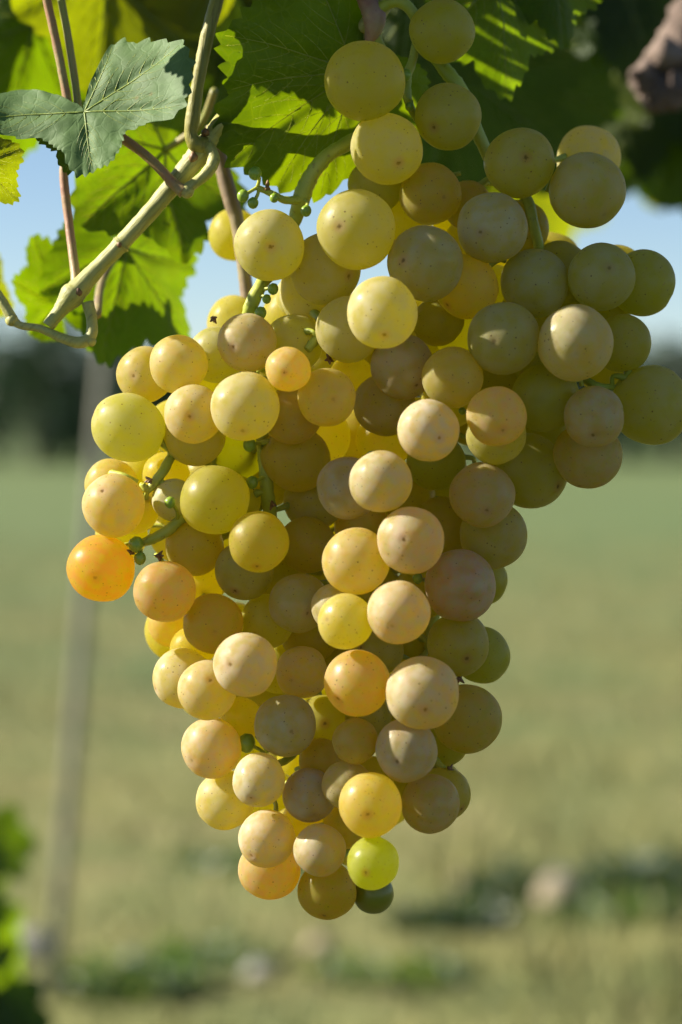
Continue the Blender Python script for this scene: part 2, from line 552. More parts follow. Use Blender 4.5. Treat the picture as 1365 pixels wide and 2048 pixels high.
crowns = [crown_mesh(1, crown_mats[0], 2.3, 4.3), crown_mesh(2, crown_mats[1], 2.0, 3.6), crown_mesh(3, crown_mats[0], 1.7, 3.9)]
trunks = [trunk_mesh(4, 4.3), trunk_mesh(5, 3.6), trunk_mesh(6, 3.9)]
tree_spots = [(-60, 72, 0, .92, 'dark rounded tree cut by the left border'), (75, 66, 0, 1.0, 'dark rounded tree left of the leaning stake'), (190, 74, 1, .95, 'bluish low tree right behind the stake top'),
              (300, 70, 0, .8, 'dark rounded tree just left of the leftmost upper grapes'), (430, 72, 2, .85, 'slender dark tree behind the left grapes'), (620, 76, 0, 1.0, None), (800, 70, 1, 1.1, None), (960, 74, 2, 1.0, None),
              (1120, 70, 0, .95, None), (1250, 76, 1, 1.0, 'bluish low tree behind the rightmost grapes'), (1345, 68, 0, .86, 'dark rounded tree cut by the right border'), (1480, 74, 0, .9, None), (-250, 70, 1, 1.1, None), (-420, 74, 0, 1.0, None), (1640, 70, 2, 1.1, None)]
for px, d, k, s, lab in tree_spots:
    x = (px - 682.5) / F * d
    t_ = empty('tree', Vector((x, d - D0, 0)))
    tag(t_, lab or 'tree of the meadow edge hidden by the bunch or outside the picture', 'tree', 'trees along the far edge of the meadow')
    mw = Matrix.Translation((x, d - D0, 0)) @ Matrix.Rotation(rng.uniform(0, 6), 4, 'Z') @ Matrix.Scale(s, 4)
    mesh_ob('trunk', None, None, None, t_, mw, data=trunks[k])
    mesh_ob('crown', None, None, None, t_, mw, data=crowns[k])

# ------------------------------------------------------------------ leaning stake, tufts, stones on the meadow
def G(px, py):
    """ground point seen at that pixel"""
    dv = FWD + (px - 682.5) / F * RIGHT - (py - 1024) / F * UP
    return CAM + dv * (CAM.z / -dv.z)


M_STAKE = simple_material('weathered_stake', (0.22, 0.22, 0.16), (0.31, 0.30, 0.23), 25, 0.8, 0.4, 0.002)
b = G(105, 1995)
dS = (b - CAM).dot(FWD)
stk = empty('vineyard_stake', b)
tag(stk, 'grey vineyard stake leaning in the meadow left of the grapes', 'stake')
topp = P(222, 560, d=dS)
ax = (topp - b).normalized()
V, Fc = [], []
hw = 0.0145
sx_ = (RIGHT - ax * RIGHT.dot(ax)).normalized()
tube(V, Fc, [(b - ax * .25, hw), (b + ax * .4, hw), (topp - ax * .004, hw), (topp, hw * .85)], 20)
mesh_ob('shaft', V, Fc, M_STAKE, stk)
for k in range(9):
    V, Fc = [], []
    c = b + ax * (0.22 + 0.13 * k) + sx_ * hw
    tube(V, Fc, [(c, .003), (c + sx_ * .010, .003), (c + sx_ * .013 + ax * .008, .0025), (c + sx_ * .013 + ax * .018, .002)], 6)
    mesh_ob('wire_hook', V, Fc, M_STAKE, stk)

M_STONE = simple_material('pale_stone', (0.42, 0.40, 0.34), (0.58, 0.54, 0.46), 30, 0.9, 0.7, 0.01)
M_STONE_T = simple_material('tan_stone', (0.44, 0.35, 0.23), (0.56, 0.46, 0.32), 30, 0.9, 0.7, 0.01)
stones = [(1240, 1790, 44, 0, 'pale grey stone beside dark weeds at lower right'), (1118, 1812, 46, 1, 'tan stone left of the pale grey one at lower right'),
          (935, 1775, 26, 1, 'small tan stone just right of the lowest grapes'), (60, 1915, 44, 0, 'pale stone at the foot of the leaning stake'),
          (640, 1905, 28, 1, 'tan stone under the tip of the grape bunch'), (520, 1960, 30, 0, 'pale stone at lower left of the bunch tip')]
for px, py, rp, k, lab in stones:
    g = G(px, py); dd = (g - CAM).dot(FWD); r_ = rp / F * dd
    V, Fc = [], []
    ball(V, Fc, Vector((0, 0, r_ * .45)), r_, 14, 10, (1.0, .9, .8), 0.35)
    tag(mesh_ob('stone', V, Fc, (M_STONE, M_STONE_T)[k], None, Matrix.Translation(g)), lab, 'stone', 'stones in the meadow')

M_WEED = leaf_material('weed_foliage', (0.045, 0.085, 0.035), (0.05, 0.10, 0.04), (0.07, 0.14, 0.02), 0.3, cell=40)
M_WEED2 = leaf_material('fresh_weed_foliage', (0.08, 0.15, 0.035), (0.09, 0.16, 0.05), (0.18, 0.33, 0.03), 0.4, cell=40)


def weed(px, py, wpx, hpx, lab, mat, seed, n=260):
    g = G(px, py); dd = (g - CAM).dot(FWD); w_ = wpx / F * dd; h_ = hpx / F * dd
    r = random.Random(seed)
    root = empty('weed_clump', g)
    tag(root, lab, 'weed', 'weed clumps in the meadow')
    V, Fc, V2, F2 = [], [], [], []
    for i in range(n):
        a = r.uniform(0, 6.28); q = math.sqrt(r.random())
        b_ = Vector((math.cos(a) * q * w_ * .5, math.sin(a) * q * w_ * .35, -0.01))
        tip = b_ * 1.25 + Vector((r.gauss(0, .02), r.gauss(0, .02), h_ * r.uniform(.4, 1.0) * (1.1 - .5 * q)))
        if i % 5 == 0: tube(V2, F2, [(b_, .0025), (b_.lerp(tip, .5) + Vector((0, 0, .01)), .002), (tip, .001)], 4)
        for m_ in range(3):
            c = b_.lerp(tip, (m_ + 1) / 3); s = r.uniform(.012, .03)
            u = Vector((r.gauss(0, 1), r.gauss(0, 1), r.gauss(0, .6))).normalized(); v = u.orthogonal().normalized()
            k = len(V)
            V += [c, c + u * s + v * s * .45, c + u * s * 2.1, c + u * s - v * s * .45]; Fc.append((k, k + 1, k + 2, k + 3))
    mesh_ob('foliage', V, Fc, mat, root, Matrix.Translation(g))
    tag(mesh_ob('stems', V2, F2, M_STEM, root, Matrix.Translation(g)), kind='stuff')


weed(1330, 1800, 300, 115, 'dark weed clump at the right edge beyond the pale stone', M_WEED, 1, 420)
weed(1040, 1790, 200, 70, 'low dark weed clump between the bunch tip and the stones', M_WEED, 2)
weed(900, 1850, 180, 55, 'sparse weed clump just below the dark lowest berry', M_WEED, 3)
weed(1250, 1830, 220, 50, 'fresh green weed clump in front of the pale grey stone', M_WEED2, 4)
weed(250, 1985, 260, 90, 'dark weed clump right of the stake foot', M_WEED2, 5, 130)
weed(420, 1930, 220, 60, 'grey green weed clump under the left side of the bunch', M_WEED2, 6, 120)
weed(520, 1725, 300, 40, 'thin dark weed strip level with the bunch tip', M_WEED2, 7, 90)
weed(790, 1960, 260, 40, 'fresh green weed clump under the bunch tip', M_WEED2, 8)


# ------------------------------------------------------------------ leaves
STD = [(0, 1.0), (12, .90), (24, .74), (37, .80), (50, .90), (62, .82), (76, .62), (90, .70), (104, .76), (118, .66), (134, .56), (150, .52), (164, .44), (173, .25), (180, .10),
       (-173, .25), (-164, .44), (-150, .50), (-134, .55), (-118, .68), (-104, .74), (-90, .68), (-76, .60), (-62, .80), (-50, .88), (-37, .78), (-24, .72), (-12, .88)]
STD_VEINS = [0, 50, -50, 104, -104]


def outline_fn(ctrl):
    c = sorted(((a + 360) % 360, r) for a, r in ctrl)
    c = [(c[-1][0] - 360, c[-1][1])] + c + [(c[0][0] + 360, c[0][1])]

    def f(a):
        a %= 360
        for (a0, r0), (a1, r1) in zip(c, c[1:]):
            if a0 <= a <= a1 and a1 > a0:
                t = (a - a0) / (a1 - a0)
                t = t * t * (3 - 2 * t) * .5 + t * .5
                return r0 + (r1 - r0) * t
        return c[1][1]
    return f


def leaf_data(ctrl, veins, size, height, seed, teeth=44, tooth=.075, segs=352, rings=11, mats=None, second=6, vw=.011):
    """Leaf blade in metres round the petiole joint: x right, y up, z towards its face; veins follow the blade."""
    r = random.Random(seed)
    of = outline_fn(ctrl)
    mx = max(q for _, q in ctrl)
    ph = [r.uniform(-.3, .3) for _ in range(teeth * 2)]
    am = [r.uniform(.5, 1.25) for _ in range(teeth * 2)]

    def H(x, y):
        z = height(x / mx, y / mx) * mx
        rad = math.hypot(x, y); an = math.degrees(math.atan2(x, y))
        for v in veins:
            dd = abs((an - v + 180) % 360 - 180)
            if dd < 40:
                z -= 0.018 * mx * math.exp(-(math.radians(dd) * rad / (.045 * mx)) ** 2) * min(1, rad / (.2 * mx))
        z += .020 * mx * noise.noise(Vector((x / mx * 4.5, y / mx * 4.5, seed * 7.1))) + .009 * mx * noise.noise(Vector((x / mx * 13, y / mx * 13, seed * 3.3)))
        return z
    V, Fc = [Vector((0, 0, H(0, 0))) * size], []
    fr = [((i + 1) / rings) ** .85 for i in range(rings)]
    for f in fr:
        for s in range(segs):
            a = s * 360 / segs
            q = of(a) * f
            u = a / 360 * teeth
            k = int(u); fr_ = u - k + ph[k % len(ph)] * .3
            tw = (fr_ / .65 if fr_ < .65 else (1 - fr_) / .35)
            tw = max(0, min(1, tw))
            q *= 1 + tooth * am[k % len(am)] * (tw - .45) * f ** 7
            x, y = q * math.sin(math.radians(a)), q * math.cos(math.radians(a))
            V.append(Vector((x, y, H(x, y) + (.01 * mx * (tw - .5) * am[-1 - k % len(am)] if f == fr[-1] else 0))) * size)
    for s in range(segs):
        Fc.append((0, 1 + (s + 1) % segs, 1 + s))
        for i in range(rings - 1):
            a = 1 + i * segs + s; b_ = 1 + i * segs + (s + 1) % segs
            Fc.append((a, b_, b_ + segs, a + segs))
    me = bpy.data.meshes.new('leaf'); me.from_pydata([tuple(q) for q in V], [], Fc); me.update()
    me.polygons.foreach_set('use_smooth', [True] * len(me.polygons))
    VV, VF = [], []
    for v in veins:
        ln_ = of(v) * .96
        pts = []
        for i in range(15):
            t = i / 14; q = ln_ * t
            bend = 4 * math.sin(t * 3.1) * (1 if v >= 0 else -1) * .5
            x, y = q * math.sin(math.radians(v + bend)), q * math.cos(math.radians(v + bend))
            pts.append((Vector((x, y, H(x, y))) * size, size * mx * vw * (1 - .8 * t)))
        tube(VV, VF, pts, 6)
        for i in range(1, second + 1):
            t0 = .12 + .78 * (i - .5) / second
            for sg in (-1, 1):
                q0 = ln_ * t0
                bx, by = q0 * math.sin(math.radians(v)), q0 * math.cos(math.radians(v))
                dr = math.radians(v + sg * (46 - 12 * t0))
                Ls = ln_ * (.50 - .36 * t0) * r.uniform(.85, 1.1)
                pts = []
                for k in range(8):
                    t = k / 7
                    dd = dr - sg * .25 * t
                    x, y = bx + Ls * t * math.sin(dd), by + Ls * t * math.cos(dd)
                    rad = math.hypot(x, y); lim = of(math.degrees(math.atan2(x, y))) * .95
                    if rad > lim: break
                    pts.append((Vector((x, y, H(x, y))) * size, size * mx * vw * .42 * (1 - .75 * t) * (1 - .3 * t0)))
                if len(pts) > 2: tube(VV, VF, pts, 4)
    mv = bpy.data.meshes.new('veins'); mv.from_pydata([tuple(q) for q in VV], [], VF); mv.update()
    mv.polygons.foreach_set('use_smooth', [True] * len(mv.polygons))
    mv.materials.append(M_VEIN)
    return me, mv


# the vine that carries everything: its foot stands to the right of the frame
FOOT = Vector((0.36, 0.36, 0.0))
vine = empty('grapevine', FOOT)
tag(vine, 'trained grapevine with sunlit toothed leaves, green canes and gnarled old wood', 'grapevine')
B3 = Matrix((RIGHT, UP, -FWD)).transposed()       # camera-facing frame: x right, y up, z towards the viewer


def put_leaf(data, mat, p, rot=None, label=None, petiole=None, pm=None, veins=True, scale=1.0, name='leaf', parent=None):
    me, mv = data
    if not me.materials: me.materials.append(mat)
    mw = Matrix.Translation(p) @ (rot or B3).to_4x4() @ Matrix.Scale(scale, 4)
    o = link(bpy.data.objects.new(name, me), parent or vine, mw)
    if me.materials[0] != mat:
        o.material_slots[0].link = 'OBJECT'; o.material_slots[0].material = mat
    if label: o['label'] = label
    if veins: link(bpy.data.objects.new('veins', mv), o, mw)
    if petiole:
        V, Fc = [], []
        tube(V, Fc, smooth_path(petiole, 6), 9, .06)
        mesh_ob('petiole', V, Fc, pm or M_PETIOLE_G, o)
    return o


S = D0 / F     # metres per photo pixel at the focus plane
def pr_(px, py, z, rp): return (P(px, py, z), rp * S)

# big leaf behind the top grapes (its outline as it hangs, lower left lobe towards the lens)
c1 = [(249.6, 301), (257.9, 266), (268, 268), (280.4, 279), (290, 250), (304, 236), (320, 262), (334, 280), (348, 250), (2, 190), (20, 150), (40, 60), (60, 80), (90, 150), (120, 170), (150, 190),
      (170, 196), (183, 206), (190, 240), (195.4, 268), (200, 272), (204.5, 262), (208.5, 284), (216, 292), (224.6, 302), (233.8, 326), (241, 318)]
L1 = leaf_data(c1, [233, 281, 334, 196, 258, 214], S, lambda x, y: -.46 * x + .22 * y - .10 * (x * x + y * y), 3, teeth=52, tooth=.07, segs=520, rings=16, second=5, vw=.0058)
put_leaf(L1, M_LEAF, P(712, 140, -95), label='large toothed leaf with pale veins behind the topmost grapes',
         petiole=[pr_(712, 140, -97, 8), pr_(722, 90, -100, 9), pr_(735, 40, -95, 10)])

# dusty front leaf at upper left, folded at its joint
c2 = [(11, 76), (18, 147), (26, 172), (33, 168), (39, 190), (49, 213), (56, 238), (66, 236), (79.5, 221), (90, 205), (98.5, 182), (104, 128), (119, 95), (140.5, 112), (152, 122), (163, 122), (184, 134),
      (196, 112), (206, 90), (225, 92), (240, 100), (252, 150), (264, 205), (272, 225), (279, 213), (286, 175), (295.5, 127), (302, 80), (312, 32), (335, 8), (0, 24)]
L2 = leaf_data(c2, [56, 170, 268, 90, 20], S, lambda x, y: (.50 * x if x > 0 else .18 * x) - .40 * y - .12 * y * y + .10 * math.sin(6 * x + 2) * .3, 5, teeth=50, tooth=.06, segs=440, rings=16, second=6, vw=.009)
put_leaf(L2, M_LEAF_W, P(170, 225, 50), label='dusty grey green folded leaf in front at upper left',
         petiole=[pr_(172, 228, 46, 9), pr_(235, 268, 5, 9), pr_(300, 318, -5, 10), pr_(352, 372, -6, 11), pr_(368, 384, -8, 15)], pm=M_PETIOLE)
# dark lobe and turned edge below it
std_low = lambda s, hf, sd, **k: leaf_data(STD, STD_VEINS, s, hf, sd, **k)
Lb = std_low(S, lambda x, y: -.5 * x + .35 * y, 8)
LD = std_low(1.0, lambda x, y: .16 * (x * x + y * y) + .12 * abs(x) + .05 * math.sin(5 * y + 2 * x), 21, segs=264, rings=9)
LE = std_low(1.0, lambda x, y: -.20 * (x * x + y * y) + .07 * math.sin(6 * x + 1), 22, segs=264, rings=9)
LF = std_low(1.0, lambda x, y: -.28 * abs(x) - .15 * y * y + .06 * math.sin(4 * y), 23, segs=264, rings=9)
LG = std_low(1.0, lambda x, y: .22 * x * y - .1 * x * x + .08 * math.sin(5 * x - 3 * y), 24, segs=264, rings=9)
VARS = [LD, LE, LF, LG]


def gen(px, py, size_px, comp, nx_, nz_, z=0.0, d=None, var=0, mat=None, label=None, pet=None, pm=None):
    """leaf joint at pixel, tip direction comp (clockwise from up), facing normal with x, up components in the view frame"""
    dd = d if d is not None else D0 - z * S
    p = P(px, py, d=dd)
    n = (RIGHT * nx_ + UP * nz_ - FWD * max(.15, 1 - nx_ * nx_ - nz_ * nz_) ** .5).normalized()
    a = math.radians(comp)
    y = RIGHT * math.sin(a) + UP * math.cos(a)
    y = (y - n * y.dot(n)).normalized()
    x = y.cross(n)
    rot = Matrix((x, y, n)).transposed()
    pt = None
    if not pet and py < 100:       # stalk up (or down) to the woody arm
        ax_ = min(1480, max(-190, px + rng.uniform(-60, 60)))
        pet = [(px + rng.uniform(-25, 25), py * .6 - 160 - 30, dd * .6 + .95 * .4, 7), (ax_, -405 + (ax_ - 400) * .02, .955, 8)]
    if pet:
        pt = [(p, 8 * S)] + [(P(q[0], q[1], d=q[2] if len(q) > 2 else dd), (q[3] if len(q) > 3 else 9) * S) for q in pet]
    return put_leaf(VARS[var], mat or M_LEAF, p, rot, label, pt, pm, scale=size_px * dd / F)


gen(160, 250, 105, 200, .5, .3, z=0, var=2, mat=M_LEAF_D, label='small dark leaf lobe under the dusty leaf')
gen(-50, 330, 135, 62, .55, .25, z=90, var=1, mat=M_LEAF_Y, label='bright backlit leaf edge under the dusty leaf at the left border')
# two leaves behind the slanting cane
gen(330, 300, 275, 225, .45, .35, z=-640, var=3, mat=M_LEAF, label='mid green leaf behind the slanting cane, upper of two', pet=[(400, 250, .80, 9), (430, 180, .79, 9)])
gen(240, 500, 255, 128, .62, .25, z=-760, var=1, mat=M_LEAF, label='sunlit green leaf behind the slanting cane, lower of two', pet=[(205, 560, .80, 9), (195, 630, .75, 9)], pm=M_CANE_OLD)
gen(120, 610, 150, 330, .6, .15, z=-800, var=0, mat=M_LEAF, label='left lobe of green foliage under the dusty leaf')
gen(-60, 560, 135, 100, .7, .1, z=-900, var=2, mat=M_LEAF_Y, label='bright yellow green blurred leaf at the left border')
# blurred backlit leaves across the top left
gen(210, -60, 330, 195, .62, .2, d=.90, var=0, mat=M_LEAF_Y, label='large bright blurred leaf at the top left')
gen(420, -120, 320, 190, .6, .2, d=.92, var=1, mat=M_LEAF_Y, label='bright blurred leaf behind the upright green shoot')
gen(30, -40, 300, 185, .3, .5, d=.97, var=3, mat=M_LEAF, label='shaded blurred leaf in the top left corner')
gen(560, -160, 330, 200, .6, .15, d=.97, var=2, mat=M_LEAF_Y, label='backlit blurred leaf behind the large toothed leaf')
gen(60, 60, 300, 200, .5, .3, d=.93, var=1, mat=M_LEAF, label='blurred leaf behind the two thin upright stalks')
gen(330, 40, 300, 185, .6, .2, d=.95, var=0, mat=M_LEAF_Y, label='bright blurred leaf behind the dusty leaf')
gen(480, 60, 260, 200, .6, .2, d=.93, var=3, mat=M_LEAF, label='blurred leaf filling the gap beside the upright shoot')
# top right: sharper toothed leaf with sunlit flecks, then dark foliage further back
gen(985, -40, 235, 170, .5, .2, z=-380, var=2, mat=M_LEAF, label='toothed leaf with sunlit flecks right of the topmost grape', pet=[(960, -110, .74, 9)])
gen(1090, -90, 190, 165, .5, .2, z=-450, var=1, mat=M_LEAF, label='leaf hanging behind the flecked leaf at the top')
for i, (px, py, s, c, d, v) in enumerate([(900, 120, 380, 190, .98, 0), (1010, 120, 300, 165, 1.06, 3), (1130, -60, 300, 180, 1.15, 1), (1290, 60, 330, 190, 1.24, 2), (1420, 40, 420, 200, 1.26, 0), (1230, -120, 380, 170, 1.16, 3),
                                           (830, -60, 330, 185, .88, 1), (1330, 190, 260, 165, 1.28, 1), (1130, 150, 240, 190, 1.2, 0), (1120, 70, 340, 190, 1.46, 1), (1075, 260, 300, 175, 1.52, 2), (1260, 120, 330, 185, 1.6, 0), (1190, -40, 330, 190, 1.55, 3)]):
    gen(px, py, s, c, rng.uniform(-.1, .35) if i < 9 else .6, rng.uniform(.1, .6) if i < 9 else .2, d=d, var=v, mat=(M_LEAF_D if i < 8 else M_LEAF_Y),
        label=None)
# unseen canopy leaves added above the frame to shade the right half of the bunch
crng = random.Random(4)
can = [(238, 120, 120, 155), (395, 130, -50, 135), (500, 190, -20, 150)]          # (where its shadow ray enters the frame, height above the frame, depth)
for k in range(26):
    can.append((520 + 27 * k, crng.uniform(150, 250), (-70, 60, 140, 0, 190, 100)[k % 6]))
for k in range(16):  # higher layer, out of view, added to block sky light
    can.append((620 + 75 * k, crng.uniform(330, 620), crng.uniform(-260, 260)))
for i, (x0, h_, z, *fix) in enumerate(can):
    sz = fix[0] if fix else crng.uniform(165, 200)
    gen(x0 - h_ / .64, -h_ - .4 * sz, sz, crng.uniform(150, 215), crng.uniform(-.75, -.45), crng.uniform(.2, .5), z=z, var=i % 4, mat=(M_LEAF, M_LEAF_D)[i % 2])


# ------------------------------------------------------------------ canes, tendrils, old wood of the vine
def vine_part(name, pts, mat, sides=14, wob=.08, n=8, label=None, extra=None):
    V, Fc = [], []
    tube(V, Fc, smooth_path(pts, n), sides, wob, len(V))
    if extra:
        for (c, r_) in extra: ball(V, Fc, c, r_, 12, 8, wob=.2)
    o = mesh_ob(name, V, Fc, mat, vine)
    if label: o['label'] = label
    return o


vine_part('cane', [pr_(97, 652, -40, 13), pr_(120, 622, -40, 15), pr_(144, 592, -40, 25), pr_(158, 577, -40, 22), pr_(200, 532, -40, 16.5), pr_(236, 495, -40, 17), pr_(242, 489, -40, 20.5), pr_(248, 482, -40, 17), pr_(300, 425, -40, 17.5), pr_(345, 372, -40, 19),
                   pr_(380, 330, -40, 21), pr_(405, 300, -40, 24), pr_(425, 270, -42, 19), pr_(445, 240, -48, 16), pr_(500, 180, -130, 16), pr_(600, 80, -150, 17), pr_(745, 40, -90, 19), pr_(800, -120, -90, 19), pr_(840, -330, -120, 20)],
          M_CANE, label='pale green slanting cane with a cut lower end')
vine_part('shoot', [pr_(412, 292, -30, 20), pr_(392, 288, -22, 17), pr_(382, 268, -20, 13), pr_(386, 235, -20, 15), pr_(394, 180, -20, 13), pr_(405, 120, -20, 13.5), pr_(420, 50, -22, 14), pr_(437, -10, -25, 14), pr_(480, -200, -40, 13)],
          M_SHOOT, label='upright olive green side shoot')
vine_part('tendril', [pr_(415, 290, -22, 12), pr_(428, 318, -12, 13), pr_(415, 345, -8, 12), pr_(388, 368, -5, 11), pr_(366, 384, -5, 14)], M_CANE, extra=[(P(374, 382, -4), 15 * S)])
vine_part('petiole', [pr_(368, 383, -2, 13), pr_(345, 362, -8, 9), pr_(305, 322, -25, 7.5), pr_(250, 284, -45, 7), pr_(215, 262, -60, 7)], M_PETIOLE, label='orange pink leaf stalk joining the slanting cane')
vine_part('petiole', [pr_(92, -10, -90, 9), pr_(112, 80, -95, 9), pr_(126, 150, -95, 9), pr_(137, 215, -95, 9), pr_(140, 300, -110, 9), pr_(128, 345, -110, 9), pr_(140, 460, -90, 9), pr_(151, 545, -60, 10), pr_(155, 585, -42, 13)], M_PETIOLE, label='pink stalk rising from the cane node')
vine_part('petiole', [pr_(121, -10, -100, 8), pr_(136, 70, -105, 8), pr_(150, 160, -105, 8), pr_(158, 225, -105, 8), pr_(165, 290, -108, 8)], M_PETIOLE_G)
vine_part('tendril', [pr_(-40, 540, -30, 10), pr_(0, 595, -35, 10), pr_(22, 632, -35, 11), pr_(40, 650, -35, 8), pr_(80, 657, -35, 8), pr_(125, 676, -32, 10), pr_(160, 685, -30, 12), pr_(182, 672, -30, 12), pr_(184, 640, -34, 11), pr_(176, 605, -38, 13)],
          M_CANE, extra=[(P(182, 682, -28), 11 * S), (P(24, 640, -34), 13 * S)], label='bent pale tendril under the cut cane end')
vine_part('cane', [pr_(425, 250, -330, 15), pr_(444, 330, -330, 16), pr_(462, 400, -330, 17), pr_(474, 440, -330, 15), pr_(486, 520, -330, 14), pr_(494, 590, -330, 14), pr_(497, 680, -330, 13), pr_(498, 800, -330, 11)], M_CANE_OLD, label='pinkish brown cane hanging behind the left grapes')
vine_part('node', [pr_(718, -30, -60, 16), pr_(732, 0, -58, 18), pr_(748, 28, -55, 24), pr_(748, 55, -58, 20), pr_(738, 84, -66, 9)], M_NODE, label='pink swollen node where the bunch stalk springs')

for (x, y, z, r_) in ((388, 318, -22, 11), (158, 588, -24, 9), (412, 268, -22, 9), (240, 492, -24, 6)):
    V, Fc = [], []
    tube(V, Fc, [(P(x, y, z - 6), r_ * S), (P(x - 1, y - r_ * .5, z + 3), r_ * .9 * S), (P(x - 1, y - r_ * 1.3, z + 6), r_ * .25 * S)], 9, .3)
    mesh_ob('bud', V, Fc, M_BROWN, vine)
# old wood: trunk beside the frame, arm above it, and the gnarled stub seen at the upper right
V, Fc = [], []
arm = P(1500, -330, d=1.06)
tr = [(FOOT + Vector((0, 0, -.1)), .034), (FOOT + Vector((.01, 0, .25)), .030), (FOOT + Vector((-.015, .01, .6)), .027), (FOOT + Vector((.012, -.01, 1.0)), .026), (arm, .025)]
tube(V, Fc, smooth_path(tr, 10), 16, .22)
mesh_ob('trunk', V, Fc, M_BARK, vine)
V, Fc = [], []
tube(V, Fc, smooth_path([(arm, .025), (P(1100, -420, d=1.0), .019), (P(700, -400, d=.95), .017), (P(200, -430, d=.93), .014), (P(-200, -400, d=.95), .010)], 10), 14, .22)
mesh_ob('arm', V, Fc, M_BARK, vine)
V, Fc = [], []
dd = 1.0; q = dd / F
tube(V, Fc, smooth_path([(arm, .018), (P(1440, -60, d=dd), 62 * q), (P(1385, 60, d=dd), 56 * q), (P(1340, 130, d=dd), 50 * q), (P(1312, 175, d=dd), 46 * q), (P(1300, 205, d=dd), 26 * q)], 8), 18, .3)
for (a_, b_, r_) in ((1290, 155, 30), (1345, 185, 36), (1318, 190, 34), (1330, 110, 34)):
    ball(V, Fc, P(a_, b_, d=dd - .012), r_ * q, 14, 10, wob=.4)
mesh_ob('old_wood_stub', V, Fc, M_BARK, vine)['label'] = 'gnarled grey brown old wood stub at upper right'

